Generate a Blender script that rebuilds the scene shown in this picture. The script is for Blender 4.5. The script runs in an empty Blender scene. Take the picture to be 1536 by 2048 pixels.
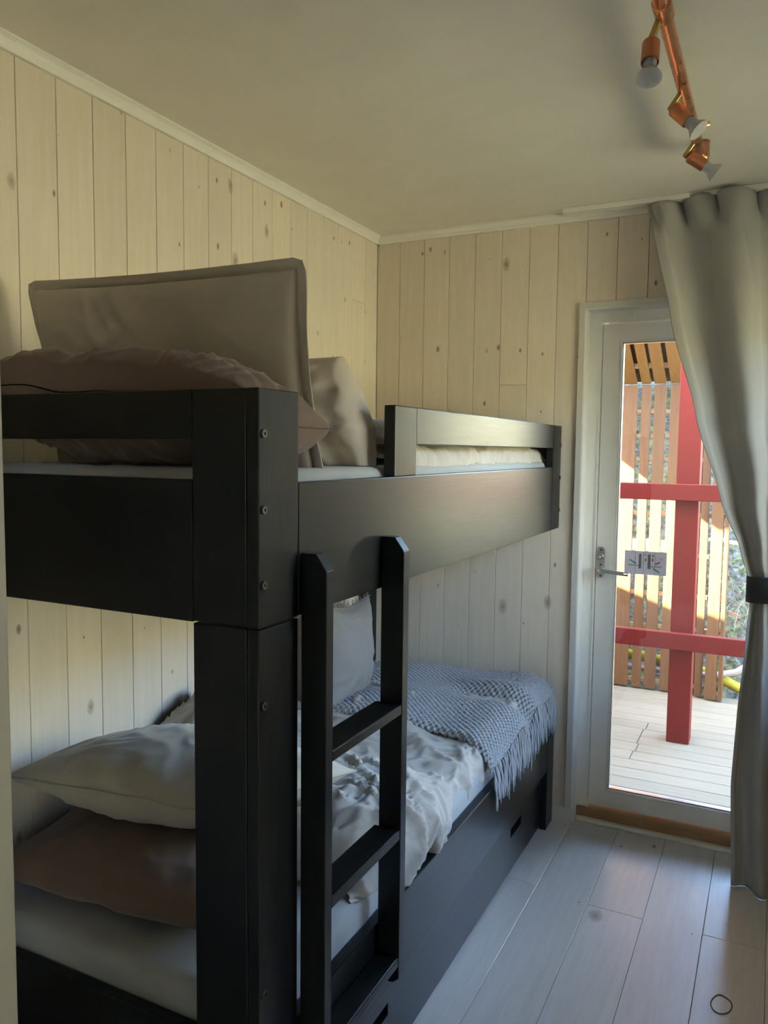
import bpy, bmesh, math, random
from mathutils import Vector, Matrix, noise
random.seed(7)
scene = bpy.context.scene
C = bpy.context.collection
PI = math.pi

# ------------------------------------------------------------------ camera
YAW, PITCH, ROLL, FPX = -0.459864, -0.0788331, 0.0110433, 1581.63
fwd = Vector((math.sin(YAW)*math.cos(PITCH), math.cos(YAW)*math.cos(PITCH), math.sin(PITCH)))
rt = Vector((math.cos(YAW), -math.sin(YAW), 0)); up = rt.cross(fwd)
rt2 = rt*math.cos(ROLL) + up*math.sin(ROLL); up2 = up*math.cos(ROLL) - rt*math.sin(ROLL)
cam_data = bpy.data.cameras.new('camera')
cam = bpy.data.objects.new('camera', cam_data); C.objects.link(cam)
M = Matrix((rt2, up2, -fwd)).transposed().to_4x4()
M.translation = Vector((1.591, -3.1215, 1.5))
cam.matrix_world = M
cam_data.sensor_fit = 'VERTICAL'; cam_data.sensor_height = 32.0
cam_data.lens = FPX*32.0/2048.0
cam_data.clip_start = 0.02; cam_data.clip_end = 200
scene.camera = cam

# ------------------------------------------------------------------ world, sun, exposure
SUN_DIR = Vector((1.0, 0.5, -1.025)).normalized()
world = bpy.data.worlds.new('sky'); scene.world = world; world.use_nodes = True
wn = world.node_tree; wn.nodes.clear()
wo = wn.nodes.new('ShaderNodeOutputWorld'); wb = wn.nodes.new('ShaderNodeBackground')
ws = wn.nodes.new('ShaderNodeTexSky'); ws.sky_type = 'NISHITA'; ws.sun_disc = False
ws.sun_elevation = math.radians(42.5); ws.sun_rotation = math.atan2(-SUN_DIR.x, -SUN_DIR.y)
ws.air_density = 1.0; ws.dust_density = 1.0; ws.ozone_density = 1.0
wn.links.new(ws.outputs[0], wb.inputs[0]); wn.links.new(wb.outputs[0], wo.inputs[0])
wb.inputs[1].default_value = 1.85
sd = bpy.data.lights.new('sun', 'SUN'); sd.energy = 66.0; sd.angle = math.radians(0.6); sd.color = (1.0, 0.93, 0.78)
sun = bpy.data.objects.new('sun', sd); C.objects.link(sun); sun.location = (-4, 0, 8)
sun.rotation_euler = SUN_DIR.to_track_quat('-Z', 'Y').to_euler()
def portal(name, loc, sx, sy, direction):            # sampling guide for sky light through an opening, emits nothing
    d = bpy.data.lights.new(name, 'AREA'); d.shape = 'RECTANGLE'; d.size = sx; d.size_y = sy
    d.cycles.is_portal = True
    o = bpy.data.objects.new(name, d); C.objects.link(o); o.location = loc
    o.rotation_euler = Vector(direction).to_track_quat('-Z', 'Z').to_euler()
portal('door_sky_portal', (1.40, 0.30, 1.05), 0.95, 2.1, (0, -1, 0))
portal('window_sky_portal', (2.38, -0.875, 1.525), 1.2, 1.2, (-1, 0, 0))
portal('hall_sky_portal', (2.38, -4.075, 1.225), 1.5, 2.0, (-1, 0, 0))
scene.view_settings.view_transform = 'Standard'; scene.view_settings.look = 'None'
scene.view_settings.gamma = 1.0; scene.view_settings.use_curve_mapping = False
scene.view_settings.exposure = 1.93
cy = scene.cycles
cy.max_bounces = 8; cy.diffuse_bounces = 6; cy.glossy_bounces = 3; cy.transmission_bounces = 4; cy.transparent_max_bounces = 8
cy.sample_clamp_indirect = 30.0; cy.use_denoising = True; cy.caustics_reflective = False; cy.caustics_refractive = False

# ------------------------------------------------------------------ material helpers
def newmat(name):
    m = bpy.data.materials.new(name); m.use_nodes = True
    nt = m.node_tree; nt.nodes.clear()
    out = nt.nodes.new('ShaderNodeOutputMaterial'); b = nt.nodes.new('ShaderNodeBsdfPrincipled')
    nt.links.new(b.outputs[0], out.inputs[0])
    return m, nt, b, out
def N(nt, t, **kw):
    n = nt.nodes.new(t)
    for k, v in kw.items(): setattr(n, k, v)
    return n
def math_node(nt, op, a, b=None, clamp=False):
    n = N(nt, 'ShaderNodeMath', operation=op); n.use_clamp = clamp
    for i, s in enumerate((a, b)):
        if s is None: continue
        if isinstance(s, (int, float)): n.inputs[i].default_value = s
        else: nt.links.new(s, n.inputs[i])
    return n.outputs[0]
def ramp(nt, fac, stops):
    r = N(nt, 'ShaderNodeValToRGB'); e = r.color_ramp.elements
    while len(e) < len(stops): e.new(0.5)
    for k, (p, c) in enumerate(stops):
        e[k].position = p; e[k].color = (*c, 1) if len(c) == 3 else c
    nt.links.new(fac, r.inputs[0]); return r.outputs[0]
def mixc(nt, fac, a, b, blend='MIX'):
    n = N(nt, 'ShaderNodeMix', data_type='RGBA', blend_type=blend)
    if isinstance(fac, (int, float)): n.inputs[0].default_value = fac
    else: nt.links.new(fac, n.inputs[0])
    for i, s in ((6, a), (7, b)):
        if isinstance(s, tuple): n.inputs[i].default_value = (*s, 1)
        else: nt.links.new(s, n.inputs[i])
    return n.outputs[2]
def world_pos(nt, scale, rnd=0.0):
    g = N(nt, 'ShaderNodeNewGeometry'); v = g.outputs['Position']
    if rnd:
        oi = N(nt, 'ShaderNodeObjectInfo')
        cx = N(nt, 'ShaderNodeCombineXYZ')
        r = math_node(nt, 'MULTIPLY', oi.outputs['Random'], rnd)
        for i in range(3): nt.links.new(r, cx.inputs[i])
        a = N(nt, 'ShaderNodeVectorMath', operation='ADD'); nt.links.new(v, a.inputs[0]); nt.links.new(cx.outputs[0], a.inputs[1]); v = a.outputs[0]
    m = N(nt, 'ShaderNodeMapping'); m.inputs['Scale'].default_value = scale
    nt.links.new(v, m.inputs['Vector']); return m.outputs[0]
def bump(nt, b, height, strength, dist):
    n = N(nt, 'ShaderNodeBump'); n.inputs['Strength'].default_value = strength; n.inputs['Distance'].default_value = dist
    nt.links.new(height, n.inputs['Height']); nt.links.new(n.outputs[0], b.inputs['Normal'])
def noise_tex(nt, vec, scale, detail=4, rough=0.55, dist=0.0):
    n = N(nt, 'ShaderNodeTexNoise'); n.inputs['Scale'].default_value = scale; n.inputs['Detail'].default_value = detail
    n.inputs['Roughness'].default_value = rough; n.inputs['Distortion'].default_value = dist
    nt.links.new(vec, n.inputs['Vector']); return n.outputs[0]

def wood(name, c_lo, c_hi, axis, knot_col=None, knot_scale=3.0, knot_size=0.07, rough=0.6, bmp=0.1, var=0.15, spec=0.3, grain=1.0, stretch=None):
    """plank wood with long grain along `axis`, per-plank tone and scattered knots"""
    m, nt, b, out = newmat(name)
    st = stretch or 14.0
    sc = [st, st, st]; sc[axis] = 0.9
    p = world_pos(nt, tuple(sc), 7.3)
    g = noise_tex(nt, p, 4.0*grain, 6, 0.6, 0.6)
    p2 = world_pos(nt, tuple(s*5 for s in sc), 3.1)
    fine = noise_tex(nt, p2, 4.0, 3, 0.6)
    f = math_node(nt, 'ADD', math_node(nt, 'MULTIPLY', g, 0.75), math_node(nt, 'MULTIPLY', fine, 0.25))
    col = ramp(nt, f, [(0.3, c_lo), (0.7, c_hi)])
    oi = N(nt, 'ShaderNodeObjectInfo')
    tone = math_node(nt, 'ADD', math_node(nt, 'MULTIPLY', oi.outputs['Random'], var), 1.0 - var*0.5)
    hsv = N(nt, 'ShaderNodeHueSaturation'); nt.links.new(tone, hsv.inputs['Value']); nt.links.new(col, hsv.inputs['Color']); col = hsv.outputs[0]
    if knot_col:
        sp = N(nt, 'ShaderNodeSeparateXYZ'); nt.links.new(N(nt, 'ShaderNodeNewGeometry').outputs['Position'], sp.inputs[0])
        oth = [i for i in range(3) if i != axis]
        kc = N(nt, 'ShaderNodeCombineXYZ')
        nt.links.new(math_node(nt, 'ADD', sp.outputs[oth[0]], sp.outputs[oth[1]]), kc.inputs[0])
        nt.links.new(math_node(nt, 'MULTIPLY', sp.outputs[axis], 0.55), kc.inputs[1])
        kp = kc.outputs[0]
        v = N(nt, 'ShaderNodeTexVoronoi', voronoi_dimensions='2D'); v.inputs['Scale'].default_value = knot_scale; v.inputs['Randomness'].default_value = 1.0
        nz = noise_tex(nt, world_pos(nt, (9, 9, 9), 2.0), 3.0, 2)
        nt.links.new(kp, v.inputs['Vector'])
        d = math_node(nt, 'ADD', v.outputs['Distance'], math_node(nt, 'MULTIPLY', math_node(nt, 'SUBTRACT', nz, 0.5), knot_size*0.6))
        sep = N(nt, 'ShaderNodeSeparateColor'); nt.links.new(v.outputs['Color'], sep.inputs[0])
        lim = math_node(nt, 'MULTIPLY', math_node(nt, 'POWER', sep.outputs[0], 2.0), knot_size)
        k = math_node(nt, 'DIVIDE', d, math_node(nt, 'ADD', lim, 0.004))
        kf = ramp(nt, k, [(0.0, (0.95, 0.95, 0.95)), (0.35, (0.55, 0.55, 0.55)), (0.7, (0.38, 0.38, 0.38)), (1.0, (0, 0, 0))])
        col = mixc(nt, kf, col, knot_col)
        v2 = N(nt, 'ShaderNodeTexVoronoi', voronoi_dimensions='2D'); v2.inputs['Scale'].default_value = knot_scale*1.7; nt.links.new(kp, v2.inputs['Vector'])
        sep2 = N(nt, 'ShaderNodeSeparateColor'); nt.links.new(v2.outputs['Color'], sep2.inputs[0])
        k2 = math_node(nt, 'DIVIDE', v2.outputs['Distance'], math_node(nt, 'ADD', math_node(nt, 'MULTIPLY', math_node(nt, 'POWER', sep2.outputs[1], 3.0), knot_size*0.75), 0.003))
        col = mixc(nt, ramp(nt, k2, [(0.0, (1, 1, 1)), (0.6, (0.7, 0.7, 0.7)), (0.95, (0, 0, 0))]), col, tuple(q*0.8 for q in knot_col))
    nt.links.new(col, b.inputs['Base Color'])
    b.inputs['Roughness'].default_value = rough; b.inputs['Specular IOR Level'].default_value = spec
    bump(nt, b, f, bmp, 0.004)
    return m

def paint(name, col, rough=0.5, spec=0.4, grain=0.0, axis=1, metal=0.0):
    m, nt, b, out = newmat(name)
    n1 = noise_tex(nt, world_pos(nt, (3, 3, 3)), 2.0, 3)
    c = mixc(nt, n1, tuple(x*0.93 for x in col), tuple(min(1, x*1.06) for x in col))
    nt.links.new(c, b.inputs['Base Color'])
    b.inputs['Roughness'].default_value = rough; b.inputs['Specular IOR Level'].default_value = spec; b.inputs['Metallic'].default_value = metal
    if grain:
        sc = [60.0]*3; sc[axis] = 3.0
        g = noise_tex(nt, world_pos(nt, tuple(sc), 4.0), 2.0, 5, 0.6, 0.5)
        bump(nt, b, g, grain, 0.002)
        r = math_node(nt, 'ADD', math_node(nt, 'MULTIPLY', g, 0.12), rough-0.06); nt.links.new(r, b.inputs['Roughness'])
    return m

def fabric(name, col, rough=0.9, weave=900, bmp=0.15, sheen=0.25, var=0.12, trans=0.0):
    m, nt, b, out = newmat(name)
    n1 = noise_tex(nt, world_pos(nt, (1, 1, 1)), 7.0, 4)
    c = mixc(nt, n1, tuple(x*(1-var) for x in col), tuple(min(1, x*(1+var)) for x in col))
    nt.links.new(c, b.inputs['Base Color']); b.inputs['Roughness'].default_value = rough
    b.inputs['Specular IOR Level'].default_value = 0.15
    b.inputs['Sheen Weight'].default_value = sheen; b.inputs['Sheen Roughness'].default_value = 0.5
    wv = noise_tex(nt, world_pos(nt, (1, 1, 1)), weave, 2)
    bump(nt, b, wv, bmp, 0.001)
    if trans:
        t = N(nt, 'ShaderNodeBsdfTranslucent'); nt.links.new(c, t.inputs[0])
        mx = N(nt, 'ShaderNodeMixShader'); mx.inputs[0].default_value = trans
        nt.links.new(b.outputs[0], mx.inputs[1]); nt.links.new(t.outputs[0], mx.inputs[2]); nt.links.new(mx.outputs[0], out.inputs[0])
    return m

def metal(name, col, rough):
    m, nt, b, out = newmat(name)
    n1 = noise_tex(nt, world_pos(nt, (1, 1, 1)), 30.0, 4)
    nt.links.new(mixc(nt, n1, tuple(x*0.85 for x in col), col), b.inputs['Base Color'])
    b.inputs['Metallic'].default_value = 1.0
    nt.links.new(math_node(nt, 'ADD', math_node(nt, 'MULTIPLY', n1, 0.15), rough-0.07), b.inputs['Roughness'])
    return m
def thin_glass(name, tint=(0.93, 0.96, 0.95), ior=1.5, k=1.0):
    m = bpy.data.materials.new(name); m.use_nodes = True; nt = m.node_tree; nt.nodes.clear()
    out = N(nt, 'ShaderNodeOutputMaterial'); t = N(nt, 'ShaderNodeBsdfTransparent'); t.inputs[0].default_value = (*tint, 1)
    g = N(nt, 'ShaderNodeBsdfGlossy'); g.inputs['Roughness'].default_value = 0.02
    f = N(nt, 'ShaderNodeFresnel'); f.inputs[0].default_value = ior
    mx = N(nt, 'ShaderNodeMixShader'); nt.links.new(math_node(nt, 'MULTIPLY', f.outputs[0], k, True), mx.inputs[0])
    nt.links.new(t.outputs[0], mx.inputs[1]); nt.links.new(g.outputs[0], mx.inputs[2]); nt.links.new(mx.outputs[0], out.inputs[0])
    return m

def bulb_glass():
    m, nt, b, out = newmat('bulb_glass')
    n1 = noise_tex(nt, world_pos(nt, (1, 1, 1)), 60.0, 3)
    nt.links.new(mixc(nt, n1, (0.50, 0.50, 0.53), (0.66, 0.66, 0.70)), b.inputs['Base Color']); b.inputs['Roughness'].default_value = 0.12
    t = N(nt, 'ShaderNodeBsdfTransparent'); mx = N(nt, 'ShaderNodeMixShader'); mx.inputs[0].default_value = 0.45
    nt.links.new(b.outputs[0], mx.inputs[1]); nt.links.new(t.outputs[0], mx.inputs[2]); nt.links.new(mx.outputs[0], out.inputs[0])
    return m
MAT = {}
MAT['wall_pine'] = wood('whitewashed_pine', (0.68, 0.595, 0.485), (0.75, 0.67, 0.565), 2, (0.27, 0.20, 0.14), 5.0, 0.10, 0.62, 0.03, 0.09)
MAT['floor_oak'] = wood('pale_oak_floor', (0.68, 0.67, 0.66), (0.80, 0.79, 0.78), 1, (0.28, 0.24, 0.20), 2.6, 0.07, 0.30, 0.04, 0.08, 0.6)
MAT['ceiling'] = paint('ceiling_paint', (0.80, 0.77, 0.71), 0.85, 0.2)
MAT['trim_white'] = paint('trim_paint', (0.80, 0.78, 0.73), 0.45, 0.4)
MAT['door_white'] = paint('door_paint', (0.88, 0.87, 0.82), 0.35, 0.45)
MAT['grey_trim'] = paint('architrave_paint', (0.62, 0.60, 0.56), 0.5, 0.4)
MAT['plaster'] = paint('plaster', (0.74, 0.69, 0.61), 0.8, 0.2)
MAT['lining'] = paint('beige_lining_paint', (0.36, 0.32, 0.26), 0.6, 0.3)
MAT['black_y'] = paint('black_stain_lengthwise', (0.007, 0.0075, 0.007), 0.32, 0.38, 0.12, 1)
MAT['black_z'] = paint('black_stain_upright', (0.007, 0.0075, 0.007), 0.32, 0.38, 0.12, 2)
MAT['black_x'] = paint('black_stain_across', (0.007, 0.0075, 0.007), 0.32, 0.38, 0.12, 0)
MAT['bolt'] = metal('dark_bolt_steel', (0.10, 0.10, 0.095), 0.4)
MAT['mattress'] = fabric('mattress_sheet', (0.37, 0.37, 0.36))
MAT['pillow_taupe'] = fabric('taupe_cotton', (0.47, 0.415, 0.345))
MAT['pillow_brown'] = fabric('rust_brown_cotton', (0.155, 0.105, 0.078))
MAT['duvet_upper'] = fabric('taupe_duvet_cotton', (0.40, 0.345, 0.29))
MAT['duvet'] = fabric('grey_duvet_cotton', (0.47, 0.425, 0.37))
MAT['pillow_grey'] = fabric('grey_cotton', (0.50, 0.46, 0.38))
MAT['cushion'] = fabric('grey_linen', (0.27, 0.25, 0.24), weave=300, bmp=0.4)
MAT['throw'] = fabric('grey_wool', (0.36, 0.355, 0.355), weave=500, bmp=0.5, sheen=0.4)
MAT['curtain'] = fabric('grey_curtain_cloth', (0.40, 0.39, 0.36), rough=0.75, sheen=0.1, var=0.03, trans=0.06)
MAT['tieback'] = fabric('charcoal_cloth', (0.035, 0.035, 0.035))
MAT['copper'] = metal('copper', (0.80, 0.36, 0.20), 0.28)
MAT['copper_matt'] = metal('brushed_copper', (0.62, 0.26, 0.14), 0.42)
MAT['brass'] = metal('brass', (0.55, 0.40, 0.14), 0.35)
MAT['steel'] = metal('satin_steel', (0.58, 0.58, 0.57), 0.35)
MAT['bulb_glass'] = bulb_glass()
MAT['reflector'] = metal('bulb_reflector', (0.72, 0.72, 0.74), 0.35)
MAT['pane'] = thin_glass('window_glass')
MAT['dark'] = paint('dark_socket', (0.012, 0.012, 0.012), 0.5)
MAT['sill'] = wood('oiled_pine_sill', (0.30, 0.18, 0.09), (0.42, 0.27, 0.14), 0, None, rough=0.5)
MAT['rubber'] = paint('rubber_band', (0.16, 0.11, 0.06), 0.6)
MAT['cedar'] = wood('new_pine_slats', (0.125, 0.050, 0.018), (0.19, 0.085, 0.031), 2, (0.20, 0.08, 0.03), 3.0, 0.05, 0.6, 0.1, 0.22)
MAT['cedar_y'] = wood('new_pine_roof_slats', (0.20, 0.10, 0.030), (0.29, 0.16, 0.052), 1, (0.22, 0.09, 0.03), 3.0, 0.05, 0.6, 0.1, 0.22)  # yellower than the fence slats: sun glow from below put into the colour
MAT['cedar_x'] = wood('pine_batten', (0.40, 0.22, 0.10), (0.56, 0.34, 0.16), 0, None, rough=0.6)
MAT['roof_board'] = wood('dark_roof_board', (0.05, 0.030, 0.018), (0.09, 0.055, 0.035), 1, None, rough=0.8)
MAT['deck'] = wood('weathered_deck', (0.21, 0.16, 0.10), (0.29, 0.23, 0.15), 0, (0.30, 0.22, 0.14), 3.0, 0.06, 0.65, 0.1, 0.14)
MAT['red'] = paint('red_paint', (0.155, 0.013, 0.008), 0.6, 0.2, 0.03, 2)
MAT['yellow_hose'] = paint('yellow_plastic', (0.55, 0.42, 0.03), 0.45)
MAT['white_pipe'] = paint('pink_white_plastic', (0.62, 0.50, 0.48), 0.4)
MAT['leaf'] = paint('leaf', (0.20, 0.26, 0.12), 0.45)
MAT['dry'] = paint('dry_stalk', (0.42, 0.34, 0.20), 0.7)
MAT['brick'] = paint('terracotta_scrap', (0.42, 0.20, 0.12), 0.8)
MAT['house'] = paint('house_cladding', (0.06, 0.012, 0.010), 0.6)
MAT['screen'] = paint('screen_boards', (0.10, 0.07, 0.045), 0.7)
MAT['sticker'] = fabric('sticker_paper', (0.74, 0.74, 0.76), 0.6, bmp=0.0, sheen=0.0, var=0.02, trans=0.5)
MAT['print_grey'] = paint('print_grey', (0.30, 0.30, 0.31), 0.5)
MAT['print_line'] = paint('print_line', (0.42, 0.42, 0.44), 0.5)
MAT['print_green'] = paint('print_green', (0.10, 0.45, 0.20), 0.5)
MAT['print_red'] = paint('print_red', (0.62, 0.12, 0.08), 0.5)
def hill_mat():
    m, nt, b, out = newmat('rocky_hillside')
    n1 = noise_tex(nt, world_pos(nt, (1, 1, 1)), 5.0, 6, 0.6)
    n2 = noise_tex(nt, world_pos(nt, (1, 1, 1)), 28.0, 4, 0.6)
    c1 = ramp(nt, n2, [(0.35, (0.035, 0.032, 0.025)), (0.55, (0.16, 0.15, 0.13)), (0.75, (0.30, 0.29, 0.27))])
    c2 = ramp(nt, n2, [(0.35, (0.06, 0.06, 0.025)), (0.7, (0.32, 0.29, 0.14))])
    nt.links.new(mixc(nt, ramp(nt, n1, [(0.45, (0, 0, 0)), (0.58, (1, 1, 1))]), c1, c2), b.inputs['Base Color'])
    b.inputs['Roughness'].default_value = 0.95; bump(nt, b, n2, 0.7, 0.04)
    return m
MAT['hill'] = hill_mat()

# ------------------------------------------------------------------ object helpers
WL = {}                                              # world location of each thing's origin
def wloc(o): return WL.get(o.name, Vector((0, 0, 0))) if o else Vector((0, 0, 0))
def tag(o, label=None, cat=None, group=None, kind=None):
    if label: o['label'] = label
    if cat: o['category'] = cat
    if group: o['group'] = group
    if kind: o['kind'] = kind
    return o
def empty(name, loc, **kw):
    o = bpy.data.objects.new(name, None); C.objects.link(o); o.location = loc
    o.empty_display_size = 0.1; WL[o.name] = Vector(loc); return tag(o, **kw)
def place(name, me, mat, parent, center):
    o = bpy.data.objects.new(name, me); C.objects.link(o)
    if mat and not me.materials: me.materials.append(MAT[mat])
    o.parent = parent; o.location = center - wloc(parent); WL[o.name] = Vector(center); return o
def mobj(name, vs, fs, mat, parent=None, smooth=False, **kw):
    vs = [Vector(v) for v in vs]
    lo = Vector((min(v[i] for v in vs) for i in range(3))); hi = Vector((max(v[i] for v in vs) for i in range(3)))
    c = (lo+hi)*0.5
    if parent is None: c.z = lo.z
    me = bpy.data.meshes.new(name); me.from_pydata([v-c for v in vs], [], fs)
    bm = bmesh.new(); bm.from_mesh(me); bmesh.ops.recalc_face_normals(bm, faces=bm.faces); bm.to_mesh(me); bm.free()
    if smooth:
        for p in me.polygons: p.use_smooth = True
    return tag(place(name, me, mat, parent, c), **kw)
BOXF = [(0,1,3,2),(4,6,7,5),(0,4,5,1),(2,3,7,6),(0,2,6,4),(1,5,7,3)]
def boxv(x0, x1, y0, y1, z0, z1): return [(x, y, z) for x in (x0, x1) for y in (y0, y1) for z in (z0, z1)]
def box(name, x0, x1, y0, y1, z0, z1, mat, parent=None, bevel=0.0, seg=2, **kw):
    o = mobj(name, boxv(x0, x1, y0, y1, z0, z1), BOXF, mat, parent, **kw)
    if bevel: bevel_mesh(o.data, bevel, seg)
    return o
def bevel_mesh(me, w, seg=2):
    bm = bmesh.new(); bm.from_mesh(me)
    bmesh.ops.bevel(bm, geom=bm.edges[:], offset=w, segments=seg, affect='EDGES', profile=0.5)
    bm.to_mesh(me); bm.free()
def boxes(name, lst, mat, parent=None, **kw):
    vs, fs = [], []
    for b in lst:
        n = len(vs); vs += boxv(*b); fs += [tuple(i+n for i in f) for f in BOXF]
    return mobj(name, vs, fs, mat, parent, **kw)
def prism(name, poly, axis, a0, a1, mat, parent=None, bevel=0, **kw):
    """extrude a 2-D polygon along `axis`; poly coordinates are the other two axes in order"""
    def P(q, a):
        r = [q[0], q[1]]; r.insert(axis, a); return tuple(r)
    n = len(poly); vs = [P(q, a0) for q in poly] + [P(q, a1) for q in poly]
    fs = [tuple(range(n)), tuple(range(2*n-1, n-1, -1))] + [(i, (i+1) % n, (i+1) % n + n, i+n) for i in range(n)]
    o = mobj(name, vs, fs, mat, parent, **kw)
    if bevel: bevel_mesh(o.data, bevel, 1)
    return o
def frame_of(d):
    d = d.normalized(); a = Vector((0, 0, 1)) if abs(d.z) < 0.9 else Vector((1, 0, 0))
    u = d.cross(a).normalized(); return u, d.cross(u).normalized()
def tube_geo(path, rad, seg=12, caps=True):
    path = [Vector(p) for p in path]; vs, fs = [], []
    for i, p in enumerate(path):
        d = path[min(i+1, len(path)-1)] - path[max(i-1, 0)]
        if d.length < 1e-9: d = Vector((0, 0, 1))
        if i == 0: u, v = frame_of(d)
        else:
            d.normalize(); u = (u - d*u.dot(d)).normalized(); v = d.cross(u)
        r = rad[i] if isinstance(rad, (list, tuple)) else rad
        for k in range(seg):
            a = 2*PI*k/seg; vs.append(p + u*(r*math.cos(a)) + v*(r*math.sin(a)))
    for i in range(len(path)-1):
        for k in range(seg):
            fs.append((i*seg+k, i*seg+(k+1) % seg, (i+1)*seg+(k+1) % seg, (i+1)*seg+k))
    if caps:
        fs.append(tuple(range(seg-1, -1, -1))); fs.append(tuple(range((len(path)-1)*seg, len(path)*seg)))
    return vs, fs
def tube(name, path, rad, mat, parent=None, seg=14, caps=True, **kw):
    vs, fs = tube_geo(path, rad, seg, caps); return mobj(name, vs, fs, mat, parent, True, **kw)
def lathe(name, origin, axis, prof, mat, parent=None, seg=24, **kw):
    """prof: list of (distance along axis, radius)"""
    o = Vector(origin); d = Vector(axis).normalized()
    return tube(name, [o+d*t for t, r in prof], [max(r, 1e-4) for t, r in prof], mat, parent, seg, True, **kw)
def sharp(o, ang=40):
    me = o.data
    bm = bmesh.new(); bm.from_mesh(me)
    for e in bm.edges:
        if len(e.link_faces) == 2 and e.calc_face_angle(0) > math.radians(ang): e.smooth = False
    for f in bm.faces: f.smooth = True
    bm.to_mesh(me); bm.free(); return o
def lathe2(name, origin, axis, prof, mat, parent=None, seg=24, **kw):
    """like lathe, but rings may share a position along the axis"""
    o = Vector(origin); d = Vector(axis).normalized(); u, v = frame_of(d); vs, fs = [], []
    for t, r in prof:
        for k in range(seg):
            a = 2*PI*k/seg; vs.append(o+d*t+u*(r*math.cos(a))+v*(r*math.sin(a)))
    n = len(prof)
    for i in range(n-1):
        for k in range(seg): fs.append((i*seg+k, i*seg+(k+1) % seg, (i+1)*seg+(k+1) % seg, (i+1)*seg+k))
    fs.append(tuple(range(seg-1, -1, -1))); fs.append(tuple(range((n-1)*seg, n*seg)))
    return sharp(mobj(name, vs, fs, mat, parent, True, **kw))
def copies(me_cache, key, builder):
    if key not in me_cache: me_cache[key] = builder()
    return me_cache[key]
MC = {}
def plank_mesh(name, sx, sy, sz, face, bev):
    """box centred on its origin with the visible side's long edges eased; face = 'x+','y-','z+'"""
    me = bpy.data.meshes.new(name); hx, hy, hz = sx/2, sy/2, sz/2
    me.from_pydata([Vector(v) for v in boxv(-hx, hx, -hy, hy, -hz, hz)], [], BOXF)
    bm = bmesh.new(); bm.from_mesh(me); bmesh.ops.recalc_face_normals(bm, faces=bm.faces)
    ax = 'xyz'.index(face[0]); s = 1 if face[1] == '+' else -1
    ed = [e for e in bm.edges if all(v.co[ax]*s > 0 for v in e.verts)]
    bmesh.ops.bevel(bm, geom=ed, offset=bev, segments=1, affect='EDGES'); bm.to_mesh(me); bm.free()
    return me
def plank(name, x0, x1, y0, y1, z0, z1, face, mat, parent, bev=0.0012):
    sx, sy, sz = round(x1-x0, 4), round(y1-y0, 4), round(z1-z0, 4)
    key = (name, sx, sy, sz, face, mat)
    me = copies(MC, key, lambda: plank_mesh(name, sx, sy, sz, face, bev))
    return place(name, me, mat, parent, Vector(((x0+x1)/2, (y0+y1)/2, (z0+z1)/2)))

# ------------------------------------------------------------------ the room shell
CEIL = 2.415; XR = 2.20; YN = -2.45; YH = -4.90; XH = -0.60
PW = 0.114
fl = box('floor', XH, XR, YH, 0.25, -0.06, -0.016, 'plaster', kind='structure', label='pale whitewashed oak plank floor of the small bedroom')
ce = box('ceiling', XH-0.1, XR+0.1, YH-0.1, 0.30, CEIL, CEIL+0.16, 'ceiling', kind='structure', label='smooth off-white painted ceiling above the bunk bed')
# floor planks: seams every 0.179 m, cross joints where the photo shows them
fx = [0.911 + 0.179*k for k in range(-9, 9)]
joint = {0.732: [-0.517, -2.4], 0.911: [-1.9, -3.5], 1.09: [-0.558, -2.5], 1.269: [-1.6, -3.2], 1.448: [-0.557, -2.3], 1.627: [-1.3, -3.0]}
for a in fx:
    x0, x1 = max(a, XH), min(a+0.179, XR)
    if x1-x0 < 0.02: continue
    js = joint.get(round(a, 3)); 
    if js is None: js = [-0.9-0.31*((round(a*7)) % 4), -3.0-0.2*((round(a*5)) % 3)]
    ys = [0.098] + js + [YH]
    for k in range(len(ys)-1):
        plank('floor_plank', x0+0.0006, x1-0.0006, ys[k+1]+0.0006, ys[k]-0.0006, -0.016, 0.0, 'z+', 'floor_oak', fl)
# left wall
wl = box('wall_left', -0.12, -0.014, YN-0.12, 0.25, 0, CEIL, 'plaster', kind='structure', label='long wall of upright whitewashed pine planks behind the bunk bed')
for k in range(22):
    y1 = -k*PW; y0 = max(y1-PW, YN)
    if y1-y0 < 0.02: continue
    if k in (1,):                                   # a butt joint high in the corner
        plank('wall_plank', -0.014, 0, y0+0.0007, y1-0.0007, 0, 2.112, 'x+', 'wall_pine', wl)
        plank('wall_plank', -0.014, 0, y0+0.0007, y1-0.0007, 2.1128, CEIL-0.001, 'x+', 'wall_pine', wl)
    else:
        plank('wall_plank', -0.014, 0, y0+0.0007, y1-0.0007, 0, CEIL-0.001, 'x+', 'wall_pine', wl)
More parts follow.
